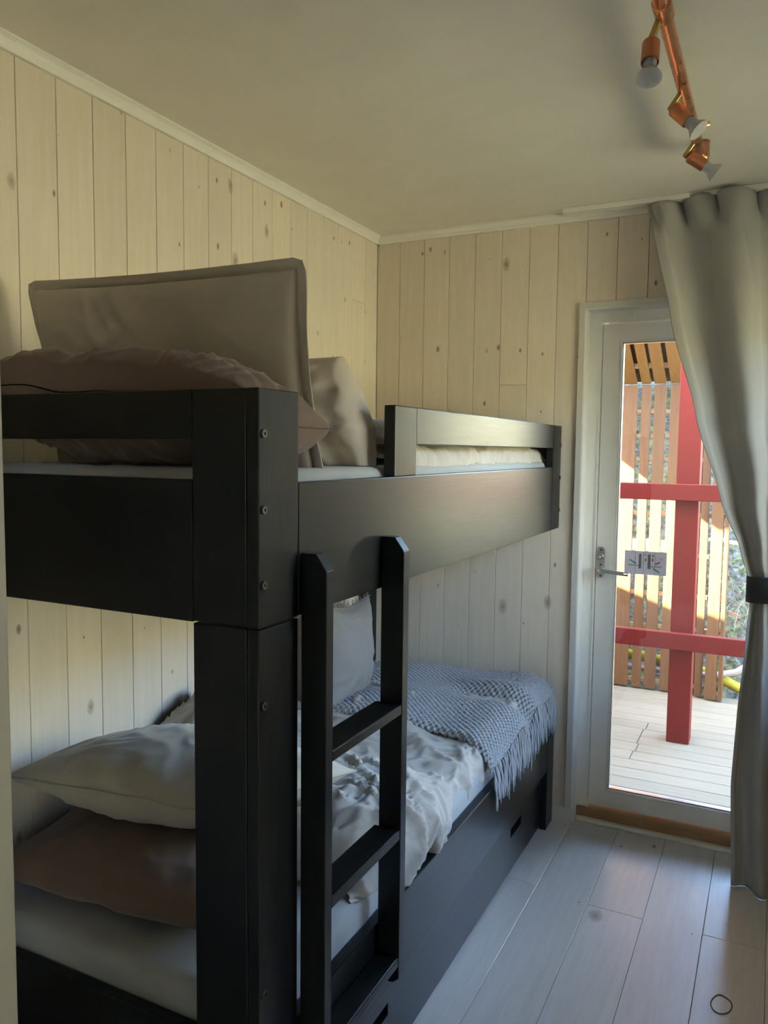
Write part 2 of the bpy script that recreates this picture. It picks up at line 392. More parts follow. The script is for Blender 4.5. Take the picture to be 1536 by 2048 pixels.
# back wall with the door opening
OX0, OX1, OZ = 0.906, 1.866, 2.05
wbk = boxes('wall_back', [(-0.014, OX0-0.003, 0.014, 0.25, 0, CEIL), (OX1+0.003, XR, 0.014, 0.25, 0, CEIL), (OX0-0.003, OX1+0.003, 0.014, 0.25, OZ+0.003, CEIL)],
            'plaster', kind='structure', label='end wall of upright whitewashed pine planks around the glazed door')
bx = [0.0] + [0.109 + 0.1135*k for k in range(19)]
for k in range(len(bx)-1):
    x0, x1 = bx[k], min(bx[k+1], XR)
    if x1-x0 < 0.01: continue
    if x1 <= OX0-0.001 or x0 >= OX1+0.001: spans = [(0, CEIL-0.001)]
    else: spans = [(OZ, CEIL-0.001)]
    if x0 < OX0-0.001 < x1 and x1 > OX0: 
        plank('wall_plank', x0+0.0007, OX0-0.001, 0.0, 0.014, 0, OZ, 'y-', 'wall_pine', wbk)
    if x0 < OX1+0.001 < x1:
        plank('wall_plank', OX1+0.001, x1-0.0007, 0.0, 0.014, 0, OZ, 'y-', 'wall_pine', wbk)
    if k == 5: spans = [(0, 1.766), (1.7666, CEIL-0.001)]
    for z0, z1 in spans:
        plank('wall_plank', x0+0.0007, x1-0.0007, 0.0, 0.014, z0, z1, 'y-', 'wall_pine', wbk)
# right wall and the entrance side
FILL_WINS = [(-1.40, -0.25, 0.92, 2.15), (-4.80, -3.35, 0.25, 2.20)]  # unseen windows added to brighten the bedroom and give fill from the hall
wb_ = []; yy_ = 0.25
for (a0, a1, c0, c1) in FILL_WINS:
    wb_ += [(XR+0.014, XR+0.16, a1, yy_, 0, CEIL), (XR+0.014, XR+0.16, a0, a1, 0, c0), (XR+0.014, XR+0.16, a0, a1, c1, CEIL)]; yy_ = a0
wb_.append((XR+0.014, XR+0.16, YH-0.1, yy_, 0, CEIL))
wr = boxes('wall_right', wb_, 'plaster', kind='structure', label='pine-panelled side wall with windows opposite the bunk bed')
for k in range(44):
    y1 = -k*PW; y0 = max(y1-PW, YH)
    if y1-y0 < 0.02: continue
    spans = [(0, CEIL-0.001)]
    for (a0, a1, c0, c1) in FILL_WINS:
        if y0 < a1 and y1 > a0: spans = [(0, c0), (c1, CEIL-0.001)]
    for z0, z1 in spans:
        plank('wall_plank', XR, XR+0.014, y0+0.0007, y1-0.0007, z0, z1, 'x-', 'wall_pine', wr)
def fr(x0, x1, w, a0, a1, c0, c1): return [(x0, x1, a0, a0+w, c0, c1), (x0, x1, a1-w, a1, c0, c1), (x0, x1, a0+w, a1-w, c0, c0+w), (x0, x1, a0+w, a1-w, c1-w, c1)]
for n_, (a0, a1, c0, c1) in enumerate(FILL_WINS):
    ww_ = empty('window_%d' % (n_+1), (XR+0.1, (a0+a1)/2, c0), kind='structure', label=('white framed window in the side wall opposite the bunk bed', 'white framed hall window beside the entrance')[n_])
    boxes('window_frame', fr(XR+0.06, XR+0.13, 0.045, a0, a1, c0, c1) + [(XR+0.06, XR+0.13, (a0+a1)/2-0.02, (a0+a1)/2+0.02, c0+0.045, c1-0.045)], 'door_white', ww_)
    boxes('window_casing', fr(XR-0.012, XR, 0.05, a0-0.05, a1+0.05, c0-0.05, c1+0.05), 'grey_trim', ww_)
    box('window_pane', XR+0.094, XR+0.098, a0+0.045, a1-0.045, c0+0.045, c1-0.045, 'pane', ww_)
box('wall_entrance', -0.12, 0.700, YN-0.12, YN, 0, CEIL, 'plaster', kind='structure', label='pale wall beside the entrance at the near end of the bed')
box('trim_1', 0.700, 0.715, YN-0.135, YN+0.012, 0, CEIL, 'lining', kind='structure', bevel=0.002, label='pale painted door lining at the edge of the entrance')
box('wall_hall_side', XH-0.12, XH, YH-0.1, YN-0.12, 0, CEIL, 'plaster', kind='structure', label='pale side wall of the hall behind the entrance')
box('wall_hall_inner', XH-0.12, -0.12, YN-0.12, YN, 0, CEIL, 'plaster', kind='structure', label='short pale hall wall continuing the entrance wall')
box('wall_hall_end', XH, XR, YH-0.1, YH, 0, CEIL, 'plaster', kind='structure', label='pale end wall of the hall behind the entrance')
# cornices
cp = [(0.0, 2.380), (0.011, 2.380), (0.013, 2.388), (0.013, 2.393), (0.017, 2.402), (0.022, 2.407), (0.024, 2.408), (0.024, CEIL-0.0005), (0.0, CEIL-0.0005)]
prism('trim_2', [(x, z) for x, z in cp], 1, YN, -0.0, 'trim_white', kind='structure', label='white moulded cornice running along the long pine wall')
prism('trim_3', [(-x, z) for x, z in cp], 0, 0.0, XR, 'trim_white', kind='structure', label='white moulded cornice above the glazed door wall')
# baseboard left of the door, with its return into the reveal
boxes('baseboard_back', [(0.0, 0.916, -0.012, 0.0, 0, 0.062), (0.906, 0.916, 0.0, 0.062, 0, 0.062)], 'trim_white', kind='structure', label='short white baseboard between the bed leg and the door')
# door ------------------------------------------------------------------
trim = prism('trim_4', [(0.881, 0.0625), (0.906, 0.0625), (0.906, OZ-0.003), (1.866, OZ-0.003), (1.866, 0.0), (1.891, 0.0), (1.891, 2.072), (0.881, 2.072)], 1, -0.012, 0.0, 'grey_trim', bevel=0.0015, kind='structure', label='pale grey architrave framing the glazed door')
boxes('trim_5', [(0.9055, 0.909, -0.011, 0.066, 0.062, OZ-0.003), (0.9055, 1.8665, -0.011, 0.066, OZ-0.006, OZ-0.0025), (1.863, 1.8665, -0.011, 0.066, 0.0, OZ-0.003)], 'trim_white', kind='structure', label='white reveal lining inside the door architrave')
dr = empty('door_1', (1.38, 0.10, 0.0), kind='structure', label='white glazed balcony door leading to the wooden deck')
FY = 0.066
boxes('door_frame', [(OX0, 0.957, FY, 0.17, 0.02, OZ), (1.815, OX1, FY, 0.17, 0.02, OZ), (0.957, 1.815, FY, 0.17, 2.003, OZ)], 'door_white', dr)
boxes('frame_stop', [(0.951, 0.957, FY-0.004, FY, 0.05, 2.009), (1.815, 1.821, FY-0.004, FY, 0.05, 2.009), (0.957, 1.815, FY-0.004, FY, 2.003, 2.009)], 'door_white', dr)
lx0, lx1, lz0, lz1 = 0.961, 1.811, 0.064, 1.997
gx0, gx1, gz0, gz1 = 1.024, 1.748, 0.126, 1.934
leaf = boxes('door_leaf', [(lx0, gx0, 0.071, 0.135, lz0, lz1), (gx1, lx1, 0.071, 0.135, lz0, lz1), (gx0, gx1, 0.071, 0.135, lz0, gz0), (gx0, gx1, 0.071, 0.135, gz1, lz1)], 'door_white', dr)
bd = 0.009
boxes('glazing_bead', [(gx0, gx0+bd, 0.074, 0.118, gz0, gz1), (gx1-bd, gx1, 0.074, 0.118, gz0, gz1), (gx0+bd, gx1-bd, 0.074, 0.118, gz0, gz0+bd), (gx0+bd, gx1-bd, 0.074, 0.118, gz1-bd, gz1)], 'trim_white', leaf)
boxes('glazing_seal', [(gx0+bd, gx0+bd+0.004, 0.086, 0.112, gz0+bd, gz1-bd), (gx1-bd-0.004, gx1-bd, 0.086, 0.112, gz0+bd, gz1-bd), (gx0+bd, gx1-bd, 0.086, 0.112, gz0+bd, gz0+bd+0.004), (gx0+bd, gx1-bd, 0.086, 0.112, gz1-bd-0.004, gz1-bd)], 'steel', leaf)
box('glass_pane', gx0+bd+0.001, gx1-bd-0.001, 0.096, 0.100, gz0+bd+0.001, gz1-bd-0.001, 'pane', leaf)
# sill and threshold strip
box('door_sill', OX0, OX1, 0.045, 0.24, 0.016, 0.050, 'sill', dr, bevel=0.002)
box('threshold_strip', 0.917, OX1, 0.022, 0.048, 0.0, 0.017, 'trim_white', dr, bevel=0.006, seg=3)
# handle set
hp = mobj('handle_plate', *(lambda n=24: ([(0.9795+0.0135*math.cos(2*PI*k/n), yy, (1.110 if math.sin(2*PI*k/n) >= 0 else 1.012)+0.0135*math.sin(2*PI*k/n)) for yy in (0.071, 0.0635) for k in range(n)],
      [tuple(range(n)), tuple(range(2*n-1, n-1, -1))] + [(i, (i+1) % n, (i+1) % n+n, i+n) for i in range(n)]))(), 'steel', dr)
tube('lever', [(0.9795, 0.064, 1.034), (0.9795, 0.035, 1.034), (0.983, 0.022, 1.034), (0.995, 0.016, 1.034), (1.03, 0.015, 1.032), (1.065, 0.017, 1.029), (1.093, 0.020, 1.027)], [0.0095, 0.009, 0.009, 0.0085, 0.008, 0.008, 0.0075], 'steel', hp, 12)
lathe('rosette', (0.9795, 0.0635, 1.034), (0, -1, 0), [(0, 0.013), (0.006, 0.013), (0.008, 0.010)], 'steel', hp)
lathe('lock_rosette', (0.9795, 0.0635, 1.085), (0, -1, 0), [(0, 0.011), (0.005, 0.011), (0.006, 0.009)], 'steel', hp)
tube('thumb_turn', [(0.9795, 0.058, 1.085), (0.979, 0.045, 1.085), (0.972, 0.040, 1.080)], [0.006, 0.006, 0.004], 'steel', hp, 10)
for z in (1.112, 1.052, 1.008): lathe('screw', (0.9795, 0.0637, z), (0, -1, 0), [(0, 0.0035), (0.0005, 0.0035)], 'dark', hp, 10)

# ------------------------------------------------------------------ outdoors: house front, deck, fence, railing, hillside
box('wall_house_front', -2.6, -0.12, 0.10, 0.25, -0.3, 2.62, 'house', kind='structure', label='red house front continuing beside the glazed door')
box('wall_house_front_right', XR+0.16, 2.9, 0.10, 0.25, -0.3, 2.62, 'house', kind='structure', label='red house front beyond the bedroom on the other side')
DZ = -0.05
dk = box('deck', -0.55, 3.4, 0.262, 2.33, DZ-0.12, DZ-0.035, 'roof_board', kind='structure', label='pale weathered wooden deck boards outside the glazed door')
for k in range(17):
    y0 = 0.331 + 0.121*(k-1); y1 = y0+0.116
    xs = [-0.55, 0.985+0.01*(k % 3), 3.4] if k in (7, 9, 10) else [-0.55, 1.7, 3.4]
    if k in (6, 8): xs = [-0.55, 0.985, 3.4]
    for i in range(len(xs)-1):
        plank('deck_board', xs[i]+0.0015, xs[i+1]-0.0015, y0, y1, DZ-0.035, DZ, 'z+', 'deck', dk, 0.003)
# slat fence with a sloping slatted roof above it
SL = 0.56                                            # rise of the roof per metre towards the house
fence = empty('slat_fence', (0.3, 2.2, DZ), label='pine slat fence with uneven slats at the far side of the deck', cat='fence')
pergola = empty('slatted_canopy', (0.68, 1.3, 1.95), label='sloping canopy of pine slats under dark boards above the deck', cat='canopy')
slats = [(1.245, 1.314, 2.135), (1.180, 1.226, 2.165), (1.075, 1.155, 2.19), (0.970, 1.052, 2.19), (0.872, 0.942, 2.19), (0.794, 0.850, 2.19), (0.655, 0.766, 2.19)]
x = 0.625; k = 0; ww = [0.07, 0.055, 0.105]
while x > -0.5:
    w = ww[k % 3]; slats.append((x-w, x, 2.19)); x -= w+0.028; k += 1
for (x0, x1, y) in slats:
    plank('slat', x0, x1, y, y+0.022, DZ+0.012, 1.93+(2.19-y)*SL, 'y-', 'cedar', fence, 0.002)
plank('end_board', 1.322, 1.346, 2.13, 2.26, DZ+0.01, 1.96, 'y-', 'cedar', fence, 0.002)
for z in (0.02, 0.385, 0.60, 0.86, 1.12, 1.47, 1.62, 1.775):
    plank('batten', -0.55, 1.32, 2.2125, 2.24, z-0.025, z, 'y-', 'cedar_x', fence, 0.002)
for xx in (0.0, 0.62, 1.19): plank('fence_post', xx-0.03, xx+0.03, 2.241, 2.30, DZ, 1.9, 'y-', 'cedar', fence, 0.003)
Y0r, Y1r = 2.188, 1.50
def zr(y): return 1.935 + SL*(2.19-y)
for (x0, x1, y) in slats:
    if x1 < 0.03: continue
    xa = max(x0, 0.023)
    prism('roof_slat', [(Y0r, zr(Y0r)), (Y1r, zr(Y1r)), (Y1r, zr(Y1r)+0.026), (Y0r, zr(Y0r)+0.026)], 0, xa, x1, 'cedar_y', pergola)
for yy in (1.56, 1.80, 2.08):
    z = zr(yy)+0.027
    box('roof_batten', 0.023, 1.345, yy-0.025, yy+0.025, z, z+0.03, 'cedar_x', pergola)
prism('roof_sheet', [(2.26, zr(2.26)+0.06), (1.48, zr(1.48)+0.06), (1.48, zr(1.48)+0.085), (2.26, zr(2.26)+0.085)], 0, 0.023, 1.345, 'roof_board', pergola)
prism('rear_sheet', [(2.262, 2.0), (4.4, 2.35), (4.4, 2.38), (2.262, 2.03)], 0, -1.6, 1.345, 'roof_board', pergola)  # added behind the fence to keep sun off the bank
# unseen screen added to shade the deck and shape the sun patch on the fence
prism('wall_deck_screen', [(0.255, -0.3), (2.18, -0.3), (2.18, 1.07), (1.52, 1.97), (1.30, 2.27), (1.05, 2.62), (1.00, 4.2), (0.255, 4.2)], 0, -0.62, -0.58, 'screen', kind='structure', label='boarded screen with a sloping top at the open end of the deck')
# red railing
rl = empty('red_railing', (1.18, 1.33, DZ), label='dark red painted post with two rails on the deck behind the glass', cat='railing')
box('post', 1.121, 1.236, 1.275, 1.39, DZ, 2.55, 'red', rl, bevel=0.004)
box('rail', 0.30, 3.2, 1.232, 1.2745, 1.252, 1.338, 'red', rl, bevel=0.004)
box('rail', 0.30, 3.2, 1.232, 1.2745, 0.464, 0.553, 'red', rl, bevel=0.004)
box('post', 0.24, 0.30, 1.22, 1.29, DZ, 1.36, 'red', rl, bevel=0.004)
# hillside
def hill_z(x, y):
    q = max(0.0, y-2.42); za = 1.75*(1-math.exp(-q*2.1)) + 0.30*q
    r = max(0.0, x-3.5); zb = 2.2*(1-math.exp(-r*0.55)) + 0.28*r
    q2 = max(q, r*0.7)
    z = max(za, zb) + 0.16*noise.noise(Vector((x*2.2, y*2.2, 1.3)))*min(1, q2*4) + 0.05*noise.noise(Vector((x*7, y*7, 4)))*min(1, q2*6)
    return z-0.20
def hill():
    xs = [-6.0+0.35*i for i in range(13)] + [-1.4+0.12*i for i in range(1, 60)] + [5.7+0.5*i for i in range(1, 14)]
    ys = [-7+0.6*i for i in range(15)] + [1.9+0.25*i for i in range(1, 3)] + [2.42+0.07*i for i in range(18)] + [3.7+0.4*i for i in range(16)]
    nx, ny = len(xs), len(ys); vs, fs = [], []
    for j in range(ny):
        for i in range(nx):
            x, y = xs[i], ys[j]
            vs.append((x, y+(0.03*noise.noise(Vector((x*4, j*0.3, 9))) if y > 2.45 else 0), hill_z(x, y)))
    for j in range(ny-1):
        for i in range(nx-1): fs.append((j*nx+i, j*nx+i+1, (j+1)*nx+i+1, (j+1)*nx+i))
    return mobj('hillside', vs, fs, 'hill', None, True, kind='structure', label='rocky hillside with moss and dry grass rising behind the fence')
hill()
# pipes
def corrugated(name, pts, r, mat, **kw):
    P = [Vector(p) for p in pts]; path, rad = [], []
    n = 120
    for k in range(n+1):
        s = k/n*(len(P)-1); i = min(int(s), len(P)-2); f = s-i
        p0, p1, p2, p3 = P[max(i-1, 0)], P[i], P[i+1], P[min(i+2, len(P)-1)]
        path.append(0.5*((2*p1)+(p2-p0)*f+(2*p0-5*p1+4*p2-p3)*f*f+(3*p1-p0-3*p2+p3)*f**3))
        rad.append(r*(1.0 if k % 2 else 0.86))
    return tube(name, path, rad, mat, None, 12, **kw)
corrugated('corrugated_hose', [(0.5, 2.36, 0.14), (0.85, 2.36, 0.13), (1.15, 2.36, 0.09), (1.32, 2.36, 0.045), (1.50, 2.34, -0.02), (1.8, 2.33, -0.08)], 0.035, 'yellow_hose', label='yellow corrugated drain hose lying behind the slat fence', cat='hose')
tube('drain_pipe', [(0.5, 2.33, 0.07), (0.9, 2.33, 0.055), (1.2, 2.33, 0.06), (1.32, 2.33, 0.075), (1.42, 2.32, 0.11), (1.52, 2.32, 0.19), (1.6, 2.32, 0.29)], 0.02, 'white_pipe', label='pale pinkish plastic pipe curving up behind the fence end', cat='pipe')
mobj('terracotta_scrap', [(1.352+a*0.95-b*0.2, 2.47+c_, 0.445-a*0.30+b*0.9) for a in (0, 0.075) for c_ in (0, 0.02) for b in (0, 0.028)], BOXF, 'brick', label='small orange scrap of board lying on the bank', cat='scrap')
# weeds on the bank
pl = empty('bank_weed', (1.42, 2.5, 0.5), label='green and dry weeds growing on the bank past the fence end', cat='plant')
rnd = random.Random(3)
def blades(name, n, mat, cx, cy, cz, L, wd, spread):
    vs, fs = [], []
    for k in range(n):
        bx_, by_, bz_ = cx+rnd.uniform(-spread, spread), cy+rnd.uniform(-0.04, 0.05), cz+rnd.uniform(-0.18, 0.18)
        a = rnd.uniform(0, 2*PI); l = L*rnd.uniform(0.5, 1.2); base = len(vs)
        d = Vector((math.cos(a), -0.35-0.4*rnd.random(), 0.9*math.sin(a)+0.2)).normalized(); s = d.cross(Vector((0, 1, 0.2))).normalized()
        for i in range(5):
            t = i/4; p = Vector((bx_, by_, bz_))+d*l*t+Vector((0, 0, -0.5*l*t*t)); w_ = wd*math.sin(PI*min(0.98, 0.12+t*0.88))
            vs += [p-s*w_, p+s*w_]
        for i in range(4): fs.append((base+2*i, base+2*i+1, base+2*i+3, base+2*i+2))
    o = mobj(name, vs, fs, mat, pl); o['kind'] = 'stuff'; return o
blades('leaves', 26, 'leaf', 1.40, 2.50, 0.66, 0.09, 0.007, 0.10)
blades('dry_stalks', 60, 'dry', 1.42, 2.50, 0.58, 0.13, 0.0018, 0.14)
blades('grass_tufts', 60, 'leaf', 1.40, 2.60, 0.95, 0.10, 0.003, 0.14)

# ------------------------------------------------------------------ bunk bed
bed = empty('bunk_bed', (0.42, -1.04, 0.0), label='black stained wooden bunk bed against the pine wall', cat='bunk bed')
X0, X1 = 0.807, 0.832; YA, YB = -2.052, -0.035
BV = 0.0022
def bb(name, *a, mat='black_y', parent=None): return box(name, *a, mat, parent or bed, bevel=BV, seg=2)
# near corner posts (side board + end board), split where the two bunks meet
for z0, z1 in ((1.199, 1.599), (0.0, 1.196)):
    bb('post_side', X0, X1, YA, -1.932, z0, z1, mat='black_z')
    bb('post_end', 0.693, X0-0.0006, YA, YA+0.025, z0, z1, mat='black_z')
    bb('post_end', 0.008, 0.124, YA, YA+0.025, z0, z1, mat='black_z')
    bb('post_side', 0.006, 0.031, YA+0.0256, -1.932, z0, z1, mat='black_z')
# far posts
bb('post_side', X0, X1, -0.157, YB, 1.200, 1.599, mat='black_z')
bb('post_end', 0.70, X0-0.0006, YB-0.025, YB, 1.200, 1.599, mat='black_z')
bb('post_side', X0, X1+0.001, -0.116, -0.020, 0.0, 0.46, mat='black_z')
bb('post_side', 0.006, 0.031, -0.157, YB, 0.0, 1.599, mat='black_z')
# upper bunk
bb('side_rail', X0, X1, -1.930, -0.1575, 1.200, 1.440)
bb('side_rail', 0.006, 0.031, -1.930, -0.1575, 1.200, 1.440)
bb('guard_rail', X0, X1, -1.4195, -0.1575, 1.512, 1.599)
bb('guard_post', X0-0.003, X1, -1.537, -1.4205, 1.4405, 1.5985, mat='black_z')
bb('end_rail', 0.1245, 0.6925, YA, YA+0.025, 1.513, 1.599, mat='black_x')
bb('end_rail', 0.1245, 0.6925, YA, YA+0.025, 1.197, 1.445, mat='black_x')
bb('end_rail', 0.04, 0.6995, YB-0.025, YB, 1.513, 1.599, mat='black_x')
bb('end_rail', 0.04, 0.6995, YB-0.025, YB, 1.200, 1.44, mat='black_x')
bb('bed_base', 0.032, X0-0.001, YA+0.026, YB-0.026, 1.275, 1.295, mat='black_x')
# lower bunk
bb('side_rail', X0, X1, -1.930, -0.1165, 0.240, 0.437)
bb('side_rail', 0.006, 0.031, -1.930, -0.158, 0.200, 0.437)
bb('end_rail', 0.1245, 0.6925, YA, YA+0.025, 0.20, 0.440, mat='black_x')
bb('end_rail', 0.04, X0-0.001, YB-0.025, YB, 0.20, 0.44, mat='black_x')
bb('bed_base', 0.032, X0-0.001, YA+0.026, YB-0.026, 0.315, 0.335, mat='black_x')
# pull-out drawer with two handle slots
dw = empty('drawer', (0.79, -1.02, 0.012)); dw.parent = bed; dw.location = Vector((0.79, -1.02, 0.012)) - wloc(bed); WL[dw.name] = Vector((0.79, -1.02, 0.012))
def slot_front():
    ys = [-1.925, -1.613, -1.487, -0.503, -0.377, -0.122]; zs = [0.012, 0.136, 0.168, 0.236]
    vs, fs = [], []; x0, x1 = 0.785, X0
    idx = {}
    def V(i, j, x):
        kk = (i, j, x)
        if kk not in idx: idx[kk] = len(vs); vs.append((x, ys[i], zs[j]))
        return idx[kk]
    solid = lambda i, j: 0 <= i < 5 and 0 <= j < 3 and not (j == 1 and i in (1, 3))
    for i in range(5):
        for j in range(3):
            if not solid(i, j): continue
            fs.append((V(i, j, x1), V(i+1, j, x1), V(i+1, j+1, x1), V(i, j+1, x1)))
            fs.append((V(i, j, x0), V(i, j+1, x0), V(i+1, j+1, x0), V(i+1, j, x0)))
            for di, dj, (a, b_) in ((-1, 0, ((i, j), (i, j+1))), (1, 0, ((i+1, j), (i+1, j+1))), (0, -1, ((i, j), (i+1, j))), (0, 1, ((i, j+1), (i+1, j+1)))):
                if not solid(i+di, j+dj): fs.append((V(*a, x0), V(*b_, x0), V(*b_, x1), V(*a, x1)))
    return mobj('drawer_front', vs, fs, 'black_y', dw)
slot_front()
boxes('drawer_box', [(0.06, 0.784, -1.91, -0.135, 0.020, 0.034), (0.765, 0.784, -1.91, -0.135, 0.034, 0.12), (0.06, 0.07, -1.91, -0.135, 0.034, 0.2), (0.07, 0.765, -1.91, -1.90, 0.034, 0.2), (0.07, 0.765, -0.145, -0.135, 0.034, 0.2)], 'dark', dw)
# bolts
for y, z in [(-2.040, 1.524), (-2.040, 1.398), (-2.040, 1.272), (-2.042, 1.066), (-2.046, 0.553)] + [(-0.047, 1.524), (-0.047, 1.398), (-0.047, 1.272)]:
    if y < -1: y = -2.0405
    b_ = lathe2('bolt', (X1, y, z), (1, 0, 0), [(0, 0.0076), (0.0035, 0.0076), (0.0042, 0.0068), (0.0042, 0.0026), (0.001, 0.0026)], 'bolt', bed, 18)
# ladder
ld = empty('bed_ladder', (0.86, -1.745, 0.31), label='black wooden ladder hanging on the side of the upper bunk', cat='ladder')
def stile(y0, y1):
    return prism('stile', [(0.8325, 0.318), (0.842, 0.306), (0.872, 0.310), (0.886, 0.322), (0.886, 1.283), (0.864, 1.313), (0.8325, 1.313)], 1, y0, y1, 'black_z', ld, bevel=0.0015)
stile(-1.924, -1.898); stile(-1.600, -1.571)
for z in (0.949, 0.667, 0.373): box('tread', 0.822 if z > 0.5 else 0.8325, 0.8855, -1.8978, -1.6002, z-0.022, z, 'black_y', ld, bevel=0.003)

# ------------------------------------------------------------------ soft furnishings
def ridge(p, s):
    return (1-abs(noise.noise(p*s)))**4
def crease(p, s=1.0, seed=0):
    q = Vector((p.x*s+seed*3.1, p.y*s+seed*1.7, p.z*s))
    q += 0.45*Vector((noise.noise(q*1.3+Vector((5, 1, 2))), noise.noise(q*1.3+Vector((1, 7, 3))), 0))
    return 0.6*(1-abs(noise.noise(q)))**5 + 0.4*(1-abs(noise.noise(q*2.3+Vector((9, 2, 4)))))**5 + 0.35*noise.noise(q*0.8)
def wrinkle(p, seed=0):
    """sharp cloth folds a few centimetres apart, in drifting directions"""
    a = noise.noise(Vector((p.x*2.1+seed, p.y*2.1, p.z)))*2.6+seed
    c_, s_ = math.cos(a), math.sin(a)
    q = Vector(((p.x*c_+p.y*s_)*17, (-p.x*s_+p.y*c_)*5.5, p.z*2+seed))
    q += 0.5*Vector((noise.noise(p*6), noise.noise(p*6+Vector((3, 1, 4))), 0))
    m = max(0.0, min(1.0, 0.5+1.1*noise.noise(p*4.5+Vector((7, seed, 2)))))
    return m*(1-abs(noise.noise(q)))**3 + 0.3*noise.noise(q*2.1)
def smoothstep(a, b, x):
    t = max(0.0, min(1.0, (x-a)/(b-a))); return t*t*(3-2*t)
def pillow(name, W, H, T, mat, Mx, seed, pinch=0.05, amp=0.012, exp=0.42, n=(104, 78), fine=0.006, post=None, hem=0.0, hem_mat=None, cs=3.0, **kw):
    """stuffed cushion: local x along W, local y along H, local z through the thickness"""
    nu, nv = n; vs, fs = [], []; top, bot = {}, {}
    def edge(u, v):
        x = W/2*u*(1-pinch*(1-v*v)); y = H/2*v*(1-pinch*1.2*(1-u*u)); return x, y
    def ease(t): return math.sin(t*PI/2)*0.55+t*0.45
    for j in range(nv+1):
        for i in range(nu+1):
            u = ease(2*i/nu-1); v = ease(2*j/nv-1); x, y = edge(u, v)
            e = max(0.0, (1-u*u))*max(0.0, (1-v*v)); h = T/2*e**exp
            border = i in (0, nu) or j in (0, nv)
            for side, D in ((1, top), (-1, bot)):
                if border and side == -1: D[(i, j)] = top[(i, j)]; continue
                p = Vector((x*cs, y*cs, side*0.7+seed))
                r = math.atan2(v, u); rad = Vector((math.cos(r)*1.6+seed, math.sin(r)*1.6, side+max(abs(u), abs(v))*0.5))
                w_ = (amp*(crease(p, 1.6, seed)-0.25) + fine*(wrinkle(Vector((x, y, side*0.7+seed)), seed)-0.3))*min(1, e*5)**0.5 + 0.7*amp*noise.noise(rad*3.2)*min(1, (1-e))*min(1, e*7)
                D[(i, j)] = len(vs); vs.append(Vector((x, y, side*(h + w_) if not border else 0.25*amp*noise.noise(Vector((x*9, y*9, seed))))))
    for j in range(nv):
        for i in range(nu):
            fs.append((top[(i, j)], top[(i+1, j)], top[(i+1, j+1)], top[(i, j+1)]))
            fs.append((bot[(i, j)], bot[(i, j+1)], bot[(i+1, j+1)], bot[(i+1, j)]))
    def out(v):
        p = Mx @ v
        return post(p, v) if post else p
    o = mobj(name, [out(v) for v in vs], fs, mat, None, True, **kw)
    if hem:
        ring = [(i, 0) for i in range(nu)] + [(nu, j) for j in range(nv)] + [(i, nv) for i in range(nu, 0, -1)] + [(0, j) for j in range(nv, 0, -1)]
        hv, hf = [], []
        for (i, j) in ring:
            b0 = vs[top[(i, j)]]; u = 2*i/nu-1; v = 2*j/nv-1
            d = Vector((u if abs(u) > 0.97 else 0, v if abs(v) > 0.97 else 0, 0)); d = d.normalized() if d.length else Vector((0, 1, 0))
            wv = 0.5*hem*noise.noise(Vector((b0.x*14, b0.y*14, seed+2)))
            hv += [out(b0-d*0.003+Vector((0, 0, 0.0012))), out(b0+d*hem+Vector((0, 0, wv+0.0012))), out(b0+d*hem+Vector((0, 0, wv-0.0012))), out(b0-d*0.003+Vector((0, 0, -0.0012)))]
        m_ = len(ring)
        for k in range(m_):
            a, b_ = 4*k, 4*((k+1) % m_)
            for q in range(4): hf.append((a+q, a+(q+1) % 4, b_+(q+1) % 4, b_+q))
        mobj('hem', hv, hf, hem_mat or mat, o, True)
    return o
def TRS(loc, rx=0, ry=0, rz=0):
    return Matrix.Translation(loc) @ Matrix.Rotation(math.radians(rz), 4, 'Z') @ Matrix.Rotation(math.radians(ry), 4, 'Y') @ Matrix.Rotation(math.radians(rx), 4, 'X')
def mattress(name, z0, z1, **kw):
    o = box(name, 0.034, 0.803, -2.022, -0.064, z0, z1, 'mattress', None, **kw)
    bm = bmesh.new(); bm.from_mesh(o.data)
    bmesh.ops.bevel(bm, geom=bm.edges[:], offset=0.035, segments=5, affect='EDGES', profile=0.6)
    for f in bm.faces: f.smooth = True
    bm.to_mesh(o.data); bm.free(); return o
mattress('mattress', 1.296, 1.462, label='pale sheeted mattress lying in the upper bunk', cat='mattress')
mattress('mattress', 0.336, 0.500, label='pale sheeted mattress lying in the lower bunk', cat='mattress')
def sheet(name, f, nu, nv, mat, thick, parent=None, off=-1.0, **kw):
    vs = [f(i/nu, j/nv) for j in range(nv+1) for i in range(nu+1)]
    fs = [(j*(nu+1)+i, j*(nu+1)+i+1, (j+1)*(nu+1)+i+1, (j+1)*(nu+1)+i) for j in range(nv) for i in range(nu)]
    vs = [Vector(v) for v in vs]
    lo = Vector((min(v[i] for v in vs) for i in range(3))); hi = Vector((max(v[i] for v in vs) for i in range(3))); c = (lo+hi)*0.5
    if parent is None: c.z = lo.z
    me = bpy.data.meshes.new(name); me.from_pydata([v-c for v in vs], [], fs)
    for p in me.polygons: p.use_smooth = True
    o = tag(place(name, me, mat, parent, c), **kw)
    if thick:
        s = o.modifiers.new('thickness', 'SOLIDIFY'); s.thickness = thick; s.offset = off
    return o
